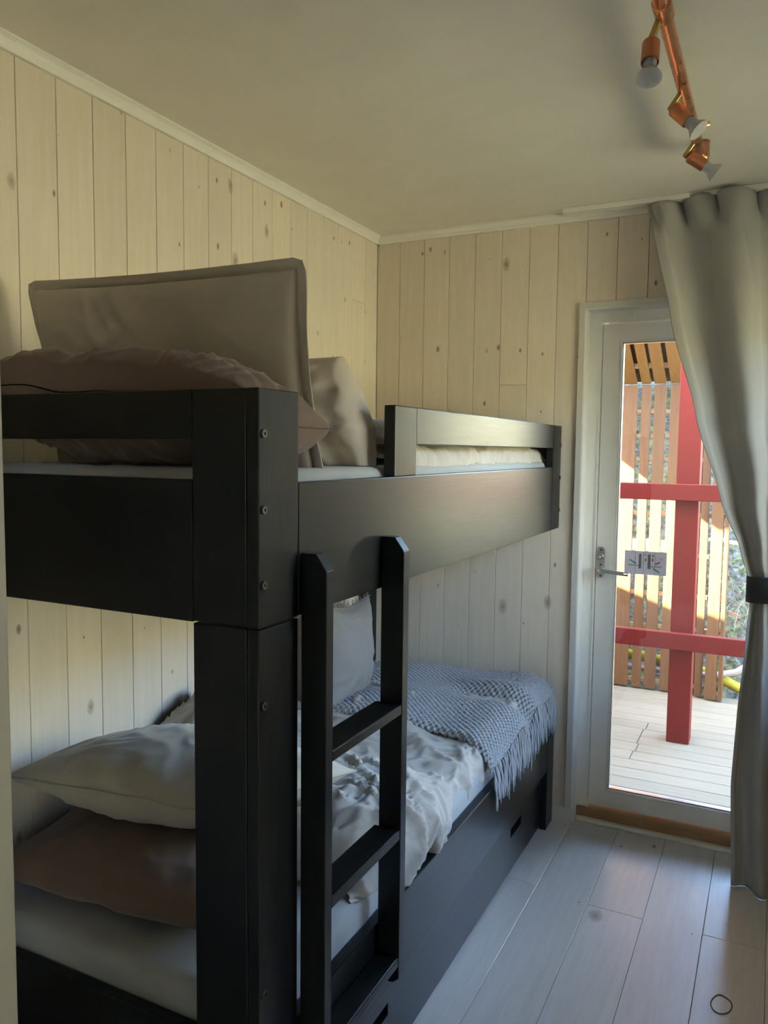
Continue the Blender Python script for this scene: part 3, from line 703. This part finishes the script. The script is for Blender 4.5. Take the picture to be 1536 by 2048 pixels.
# ---- upper bunk
pillow('brown_pillow', 0.71, 0.29, 0.215, 'pillow_brown', TRS((0.435, -1.895, 1.572), rx=-4, ry=3.5, rz=0.5), 1.0, amp=0.018, pinch=0.02, exp=0.34, cs=3.4,
       post=lambda p, v: Vector((p.x, max(p.y, -2.021), max(1.463, p.z + 0.022*smoothstep(-1.90, -2.02, p.y) + 0.014*noise.noise(Vector((p.x*7, p.y*4, 2)))))),
       hem=0.005, fine=0.008, label='rust brown pillow squeezed behind the end rail of the upper bunk', cat='pillow')
pillow('taupe_pillow', 0.70, 0.42, 0.125, 'pillow_taupe', TRS((0.415, -1.800, 1.638), rx=102, ry=1.2, rz=0), 2.0, amp=0.008, pinch=0.025, exp=0.42, cs=2.2,
       hem=0.020, fine=0.0055, label='large taupe pillow standing upright on the upper bunk', cat='pillow')
pillow('folded_duvet', 0.64, 0.27, 0.25, 'duvet_upper', TRS((0.455, -1.56, 1.572), rx=98, ry=0, rz=2), 3.0, amp=0.028, pinch=0.02, exp=0.30, cs=3.2, fine=0.020,
       post=lambda p, v: Vector((p.x - 0.06*max(0, (p.z-1.55)/0.15)*smoothstep(0.45, 0.78, p.x), p.y, max(p.z, 1.463))),
       label='crumpled taupe duvet folded up behind the standing pillow on the upper bunk', cat='duvet')
def up_duvet(u, v):
    y = -1.42 + 1.345*v
    s = u*0.86; w_ = 0.045*(crease(Vector((u*2.2, y*4.2, 0.3)), 1.5, 4)-0.2) + 0.03*(wrinkle(Vector((u*0.5, y, 0.3)), 2)-0.3)
    h = 1.508 + 0.02*noise.noise(Vector((u*3, y*2.4, 1)))
    if s < 0.70: x = 0.05+s; z = h+w_*0.5
    else:
        a = min(1.0, (s-0.70)/0.15)*PI*0.62; r = 0.036
        x = 0.75+r*math.sin(a); z = h-r*(1-math.cos(a)) - max(0, a-PI/2)*0.01
        n_ = w_*0.55*(1-0.5*u); x += n_*math.sin(a); z += n_*math.cos(a)
    e = smoothstep(0, 0.03, v)*smoothstep(1, 0.97, v); z = 1.466+(z-1.466)*(0.35+0.65*e)
    return (min(x, 0.803), y, max(z, 1.464-0.022*smoothstep(0.775, 0.80, x)))
sheet('upper_duvet', up_duvet, 70, 150, 'duvet', 0.0, label='pale duvet lying flat behind the guard rail of the upper bunk', cat='duvet')
# knitted throw folded on the upper duvet
def waffle(a, b, cell, amp):
    a += 0.0022*noise.noise(Vector((a*60, b*60, 1))); b += 0.0022*noise.noise(Vector((a*60, b*60, 8)))
    c_ = math.cos(2*PI*a/(cell*1.45))*math.cos(2*PI*b/(cell*1.45))
    return amp*(0.62*math.copysign(abs(c_)**0.7, c_) + 0.18*noise.noise(Vector((a*130, b*130, 3))))
def up_throw(u, v):
    y = -1.44+0.26*v; x = 0.12+0.64*u
    e = (min(1, u*9)*min(1, (1-u)*9)*min(1, v*7)*min(1, (1-v)*7))**0.4
    return (x, y, 1.515+0.058*e+0.006*noise.noise(Vector((x*5, y*5, 1)))+waffle(x, y, 0.016, 0.005)*e)
sheet('knitted_throw', up_throw, 160, 66, 'throw', 0.0, label='folded grey knitted throw lying behind the guard post of the upper bunk', cat='blanket')
# ---- lower bunk
def HT(x, y):
    """height of the lower duvet's top"""
    h = 0.545 + 0.030*smoothstep(-0.80, -0.45, y)*smoothstep(0.05, 0.35, x) + 0.018*noise.noise(Vector((x*3, y*2.5, 0.4)))
    bun = smoothstep(-1.62, -1.40, y)*smoothstep(-1.02, -1.22, y)
    h += bun*(0.075+0.06*smoothstep(0.5, 0.1, x)) + 0.03*bun*noise.noise(Vector((x*6, y*6, 2)))
    h += 0.055*math.exp(-((y+1.28)/0.16)**2-((x-0.10)/0.12)**2)
    return h
def low_duvet(u, v):
    y = -1.64 + 1.585*v
    bun = smoothstep(-1.62, -1.40, y)*smoothstep(-1.06, -1.20, y)
    y += 0.05*noise.noise(Vector((u*3, 0.2, v*3)))*(1-smoothstep(0, 0.25, v))
    s = u*0.98
    q = Vector((u*1.6+y*0.9, y*2.6, 0.7))
    w_ = (0.030+0.022*bun)*(crease(q, 1.7, 6)-0.22) + 0.014*(crease(Vector((u*4.5, y*5.5, 1.7)), 1.5, 3)-0.2) + (0.010+0.016*bun)*(wrinkle(Vector((u*0.85, y, 0.9)), 4)-0.3)*(1-0.75*smoothstep(0.78, 0.95, u))
    xe = 0.735+0.02*bun
    if s < xe-0.04: x = 0.04+s; z = HT(x, y)+w_
    else:
        r = 0.052+0.024*bun; a = min(1.0, (s-(xe-0.04))/(0.98-(xe-0.04)))*PI*0.80
        x = xe+r*math.sin(a); z = HT(xe, y)-r*(1-math.cos(a))-0.035*bun*smoothstep(PI*0.3, PI*0.8, a)
        x += w_*math.sin(a)*0.9; z += w_*math.cos(a)
    e = smoothstep(0, 0.05, v); z = 0.503+(z-0.503)*(0.2+0.8*e)
    if x < 0.80: z = max(z, 0.503 - smoothstep(0.74, 0.80, x)*0.05)
    return (x, y, max(z, 0.40))
sheet('lower_duvet', low_duvet, 110, 190, 'duvet', 0.0, label='rumpled grey duvet spread over the lower bunk', cat='duvet')
def throw_f(u, v, flat=False):
    x_end = 0.80
    s = u*0.86; t = v
    yf = -0.70-0.10*smoothstep(0.55, 0.86, s); y = yf + (-0.045-yf)*t
    fold = -0.035*math.exp(-((y+0.36+0.18*(s-0.7))/0.045)**2)*smoothstep(0.42, 0.62, s) + 0.02*math.exp(-((y+0.27+0.18*(s-0.7))/0.06)**2)*smoothstep(0.4, 0.65, s)
    fold += 0.010*noise.noise(Vector((s*5, y*6, 3)))
    if s < 0.70: x = 0.03+s; z = HT(x, y)+0.022+fold
    else:
        r = 0.085; a = (s-0.70)/r*0.72; a = min(a, PI*0.52)
        x = 0.73+r*math.sin(a)*1.22; z = HT(0.73, y)+0.022+fold-r*(1-math.cos(a))*0.9
    e = smoothstep(0, 0.03, v)
    z -= 0.012*(1-e)
    w_ = 0 if flat else waffle(s, y, 0.016, 0.0075)
    return Vector((x+w_*smoothstep(0.7, 0.86, s)*0.6, y, z+w_))
th = empty('knitted_blanket', (0.45, -0.4, 0.55), label='grey waffle knit blanket with fringe over the foot of the lower bunk', cat='blanket')
sheet('knit', throw_f, 300, 250, 'throw', 0.006, th, off=-1.0)
def fringe():
    vs, fs = [], []; r_ = random.Random(11); n = 46
    for k in range(n):
        v = (k+0.5)/n; p0 = throw_f(1.0, v, True); p1 = throw_f(0.97, v, True); d = (p0-p1).normalized()
        for q in range(2):
            L = r_.uniform(0.10, 0.155); ph = r_.uniform(0, 6); off = Vector((r_.uniform(-0.002, 0.004), r_.uniform(-0.004, 0.004), 0)); path = []
            vel = Vector(d); p = p0+off; lean = r_.uniform(-0.25, 0.25)
            for i in range(8):
                path.append(Vector(p)); st = L/7
                vel = (vel + Vector((0.03, lean*0.25, -0.75))).normalized()
                p = p + vel*st + Vector((0.0015*math.sin(i*1.7+ph), 0.003*math.sin(i*1.3+ph), 0)); p.x = max(p.x, 0.8365)
            a, b_ = tube_geo(path, [0.0032]*6+[0.0028, 0.0016], 6); m_ = len(vs); vs += a; fs += [tuple(i+m_ for i in f) for f in b_]
    o = mobj('fringe', vs, fs, 'throw', th, True); o['kind'] = 'stuff'
fringe()
pillow('brown_pillow', 0.62, 0.46, 0.17, 'pillow_brown', TRS((0.375, -1.755, 0.585), rx=2, ry=-1.0, rz=4), 5.0, amp=0.008, exp=0.38, cs=2.4, fine=0.004,
       label='rust brown pillow lying flat on the lower mattress', cat='pillow')
pillow('grey_pillow', 0.65, 0.46, 0.20, 'pillow_grey', TRS((0.385, -1.72, 0.742), rx=-9, ry=-5, rz=-2), 6.0, amp=0.012, pinch=0.05, exp=0.50, cs=2.6, fine=0.008, hem=0.006,
       label='plump grey pillow resting on the brown pillow of the lower bunk', cat='pillow')
cu = pillow('fringed_cushion', 0.40, 0.42, 0.19, 'cushion', TRS((0.135, -0.50, 0.715), rx=90, ry=4, rz=94) , 7.0, amp=0.012, pinch=0.12, exp=0.55, cs=2.6, fine=0.006,
       label='grey linen cushion with frayed edges leaning in the corner of the lower bunk', cat='cushion')
def fray():
    vs, fs = [], []; r_ = random.Random(5); Mx = TRS((0.135, -0.50, 0.715), rx=90, ry=4, rz=94)
    for k in range(180):
        t = r_.uniform(-1, 1); e = k % 4
        u, v = ((t, 1), (t, -1), (1, t), (-1, t))[e]
        x = 0.20*u*(1-0.12*(1-v*v)); y = 0.21*v*(1-0.144*(1-u*u)); d = Vector(((0, 1), (0, -1), (1, 0), (-1, 0))[e]+(0,))
        L = r_.uniform(0.012, 0.026); path = [Mx @ (Vector((x, y, 0))-d*0.004), Mx @ (Vector((x, y, 0))+d*L*0.5+Vector((r_.uniform(-.004, .004), r_.uniform(-.004, .004), r_.uniform(-.006, .006)))), Mx @ (Vector((x, y, 0))+d*L+Vector((r_.uniform(-.008, .008), r_.uniform(-.008, .008), r_.uniform(-.01, .01))))]
        a, b_ = tube_geo(path, [0.002, 0.0016, 0.0008], 4); m_ = len(vs); vs += a; fs += [tuple(i+m_ for i in f) for f in b_]
    o = mobj('frayed_edge', vs, fs, 'cushion', cu, True); o['kind'] = 'stuff'
fray()

# ------------------------------------------------------------------ curtain
def interp(tab, z):
    if z >= tab[0][0]: return tab[0][1]
    for (z0, a), (z1, b_) in zip(tab, tab[1:]):
        if z >= z1:
            t = (z0-z)/(z0-z1); t = t*t*(3-2*t)*0.35+t*0.65
            return a+(b_-a)*t
    return tab[-1][1]
XL = [(2.408, 1.126), (2.32, 1.150), (1.965, 1.232), (1.633, 1.327), (1.337, 1.420), (1.165, 1.490), (1.06, 1.520), (0.99, 1.527), (0.84, 1.520), (0.60, 1.505), (0.35, 1.497), (0.02, 1.512)]
XRt = [(2.395, 1.98), (1.965, 1.93), (1.5, 1.82), (1.10, 1.67), (0.99, 1.655), (0.80, 1.69), (0.4, 1.76), (0.02, 1.80)]
YC = [(2.395, -0.075), (2.0, -0.115), (1.5, -0.130), (1.10, -0.110), (0.99, -0.105), (0.7, -0.15), (0.02, -0.20)]
def curtain_f(u, v):
    z = 2.408 - v*2.4060
    a, b_ = interp(XL, z), interp(XRt, z)
    x = a+(b_-a)*u
    tie = math.exp(-((z-1.03)/0.10)**2)
    top = smoothstep(2.25, 2.395, z)
    ph = 0.10*noise.noise(Vector((u*3, z*0.8, 1)))
    uu = u**0.92
    f1 = math.sin(2*PI*(u*2.6-0.114+ph)); f1 = math.copysign(abs(f1)**0.75, f1)
    f2 = math.sin(2*PI*(uu*6.4+0.3+ph*1.5))
    y = interp(YC, z) + (0.029*(1-0.45*tie))*f1*(0.55+0.45*min(1, u*4)) + 0.004*f2*(0.4+1.1*top)
    if top > 0:                                        # gathered heading
        g = math.sin(2*PI*uu*7.0+0.8); y += top*0.026*g; x += top*0.020*math.sin(2*PI*uu*7.0+2.2)*min(1, u*6)
        z += -0.020*top*abs(math.sin(PI*uu*3.5+0.5))*(0.6+0.4*math.sin(uu*31))
    low = smoothstep(0.95, 0.5, z)
    y += -0.03*low*math.sin(PI*min(1, u*1.6))
    y += 0.006*(crease(Vector((u*2.5, z*1.1, 5)), 1.4, 8)-0.2)*(0.5+1.5*tie)
    return (x, min(y, -0.022), z)
ctn = empty('curtain', (1.5, -0.12, 0.02), label='grey floor-length curtain tied back at the side of the glazed door', cat='curtain')
sheet('curtain_panel', curtain_f, 190, 170, 'curtain', 0.004, ctn, off=0.0)
# tie-back band
def tie_ring():
    vs, fs = [], []; n = 40
    for k in range(n):
        a = 2*PI*k/n; cx_, cy_ = 1.593, -0.108; rx_, ry_ = 0.080, 0.070
        x = cx_+rx_*math.cos(a)*1.0; y = min(cy_+ry_*math.sin(a), -0.016)
        zc = 1.035+0.10*(x-1.55)
        for rr, dz in ((1.0, 0.045), (1.0, -0.045), (0.95, -0.045), (0.95, 0.045)):
            vs.append((cx_+(x-cx_)*rr, cy_+(y-cy_)*rr, zc+dz))
    for k in range(n):
        a, b_ = 4*k, 4*((k+1) % n)
        for q in range(4): fs.append((a+q, a+(q+1) % 4, b_+(q+1) % 4, b_+q))
    return mobj('tieback', vs, fs, 'tieback', ctn, True)
tie_ring()['label'] = 'charcoal cloth tie-back band'
ct = box('curtain_track', 0.822, 2.16, -0.085, -0.027, 2.396, CEIL-0.0005, 'trim_white', None, bevel=0.003, label='white ceiling-mounted curtain track above the glazed door', cat='curtain track')

# ------------------------------------------------------------------ copper spot lamp on the ceiling
LX, LZ = 1.355, 2.352
lamp = empty('copper_lamp', (LX, -1.2, LZ), label='copper pipe ceiling lamp with three unlit spot bulbs', cat='lamp')
pr = 0.0145
tube('pipe', [(LX, -2.02, LZ), (LX, -1.4, LZ), (LX, -0.9, LZ), (LX, -0.60, LZ)], pr, 'copper', lamp, 20)
for y in (-1.455, -1.97): sharp(lathe('coupling', (LX, y-0.03, LZ), (0, 1, 0), [(0, pr+0.0005), (0.001, pr+0.004), (0.055, pr+0.004), (0.06, pr+0.0005)], 'copper', lamp))
tube('end_elbow', [(LX, -0.625, LZ), (LX, -0.60, LZ), (LX, -0.572, LZ+0.004), (LX, -0.556, LZ+0.02), (LX, -0.552, LZ+0.045), (LX, -0.552, CEIL-0.001)], [pr+0.004]*4+[pr+0.003]*2, 'copper', lamp, 18)
tube('end_elbow', [(LX, -1.995, LZ), (LX, -2.02, LZ), (LX, -2.048, LZ+0.004), (LX, -2.064, LZ+0.02), (LX, -2.068, LZ+0.045), (LX, -2.068, CEIL-0.001)], [pr+0.004]*4+[pr+0.003]*2, 'copper', lamp, 18)
tube('side_stub', [(LX, -0.78, LZ+0.012), (LX+0.012, -0.78, LZ+0.022), (LX+0.035, -0.78, LZ+0.026)], 0.007, 'copper', lamp, 12)
def head(p_pipe, p_joint, p_sock0, axis, clen=0.052):
    ax = Vector(axis).normalized(); a0, a1 = Vector(p_pipe), Vector(p_joint)
    d = (a1-a0).normalized(); u, v = frame_of(d)
    vs = [a0+d*t*(a1-a0).length+u*sx*0.0075+v*sy*0.0055 for t in (0, 1.12) for sx in (-1, 1) for sy in (-1, 1)]
    arm = mobj('brass_arm', vs, [(0,1,3,2),(4,6,7,5),(0,4,5,1),(2,3,7,6),(0,2,6,4),(1,5,7,3)], 'brass', lamp)
    bevel_mesh(arm.data, 0.0012, 1)
    lathe('hinge_screw', a1+v*0.0046, v, [(0, 0.003), (0.0015, 0.003), (0.002, 0.0022)], 'brass', arm, 12)
    s0 = Vector(p_sock0)
    sk = lathe2('socket', s0, ax, [(0, 0.0125), (0.004, 0.0165), (0.006, 0.0172), (clen, 0.0172), (clen, 0.0155), (clen-0.006, 0.0155)], 'copper_matt', lamp, 28)
    lathe('socket_core', s0+ax*(clen-0.010), ax, [(0, 0.0150), (0.004, 0.0150)], 'dark', sk)
    b0 = s0+ax*(clen-0.006)
    bl = lathe2('bulb', b0, ax, [(0, 0.011), (0.002, 0.0135), (0.020, 0.0135), (0.024, 0.0150), (0.030, 0.0185), (0.037, 0.0235), (0.040, 0.0248), (0.0425, 0.0250), (0.0428, 0.0215)], 'bulb_glass', lamp, 32)
    lathe2('reflector', b0, ax, [(0.006, 0.009), (0.022, 0.010), (0.030, 0.013), (0.038, 0.0175), (0.0400, 0.0195)], 'reflector', bl, 28)
    lathe2('lens', b0, ax, [(0.0404, 0.0205), (0.0416, 0.0205), (0.0416, 0.012), (0.0409, 0.011), (0.0409, 0.006), (0.0418, 0.004)], 'bulb_glass', bl, 28)
head((1.351, -1.45, 2.345), (1.332, -1.452, 2.297), (1.334, -1.449, 2.300), (0.03, -0.36, -0.93))
head((1.351, -1.08, 2.347), (1.327, -1.08, 2.313), (1.333, -1.08, 2.314), (0.66, -0.10, -0.70))
head((1.351, -0.75, 2.347), (1.328, -0.75, 2.313), (1.336, -0.75, 2.312), (0.78, 0.22, -0.55))

# ------------------------------------------------------------------ sticker on the door glass
stk = empty('handle_sticker', (1.14, 0.0945, 1.03), label='small white instruction sticker with green and red handle drawings on the door glass', cat='sticker')
sx0, sz0, sw, sh = 1.066, 1.021, 0.158, 0.092; YS = 0.0956
box('sticker_sheet', sx0, sx0+sw, YS-0.0004, YS, sz0, sz0+sh, 'sticker', stk)
def mark(name, pts, mat, lv=1):
    P = [(sx0+a*sw, sz0+(1-b_)*sh) for a, b_ in pts]
    prism(name, P, 1, YS-0.0004-0.0003*lv, YS-0.0004, mat, stk)
def bar(name, a0, b0, a1, b1, w, mat, lv=1):
    p, q = Vector((a0, b0*sh/sw)), Vector((a1, b1*sh/sw)); d = (q-p).normalized(); n = Vector((-d.y, d.x))*w/2
    k = sw/sh
    mark(name, [(r.x, r.y*k) for r in (p+n, q+n, q-n, p-n)], mat, lv)
R4 = lambda a0, b0, a1, b1: [(a0, b0), (a1, b0), (a1, b1), (a0, b1)]
for a in (0.26, 0.455, 0.725): mark('printed_line', R4(a-0.006, 0.03, a+0.006, 0.97), 'print_line')
mark('printed_plate', R4(0.34, 0.12, 0.405, 0.75), 'print_grey'); mark('printed_plate', R4(0.555, 0.12, 0.625, 0.75), 'print_grey')
bar('printed_lever', 0.09, 0.62, 0.34, 0.62, 0.03, 'print_line', 2); bar('printed_lever', 0.625, 0.64, 0.88, 0.64, 0.03, 'print_line', 2)
bar('printed_green_lever', 0.12, 0.38, 0.28, 0.55, 0.032, 'print_green', 2); bar('printed_green_lever', 0.69, 0.71, 0.84, 0.88, 0.032, 'print_green', 2)
bar('printed_red_lever', 0.73, 0.54, 0.85, 0.43, 0.032, 'print_red', 2)
mark('printed_green_arrow', [(0.495, 0.30), (0.52, 0.30), (0.52, 0.36), (0.535, 0.36), (0.508, 0.44), (0.48, 0.36), (0.495, 0.36)], 'print_green', 2)
mark('printed_red_arrow', [(0.66, 0.28), (0.685, 0.28), (0.685, 0.36), (0.70, 0.36), (0.673, 0.43), (0.645, 0.36), (0.66, 0.36)], 'print_red', 2)
mark('printed_red_lock', R4(0.66, 0.13, 0.70, 0.21), 'print_red', 2); mark('printed_open_lock', R4(0.48, 0.13, 0.53, 0.18), 'print_line', 2)
for b_ in (0.25, 0.29, 0.33): bar('printed_text', 0.82, b_, 0.92, b_, 0.008, 'print_line', 2)

# ------------------------------------------------------------------ small things on the floor
def band():
    path = [(1.521+0.026*math.cos(a)*(1+0.08*math.sin(2*a)), -0.874+0.040*math.sin(a)*(1+0.06*math.cos(3*a)), 0.0016) for a in [2*PI*k/36 for k in range(37)]]
    tube('rubber_band', path, 0.0014, 'rubber', None, 6, label='thin brown rubber band lying on the floor planks', cat='rubber band')
band()
mobj('paper_scrap', [(1.062+dx, -0.561+dy, 0.0005+dz) for dx in (0, 0.006) for dy in (0, 0.005) for dz in (0, 0.003)], BOXF, 'sticker', label='tiny white crumb of paper on the floor', cat='crumb')
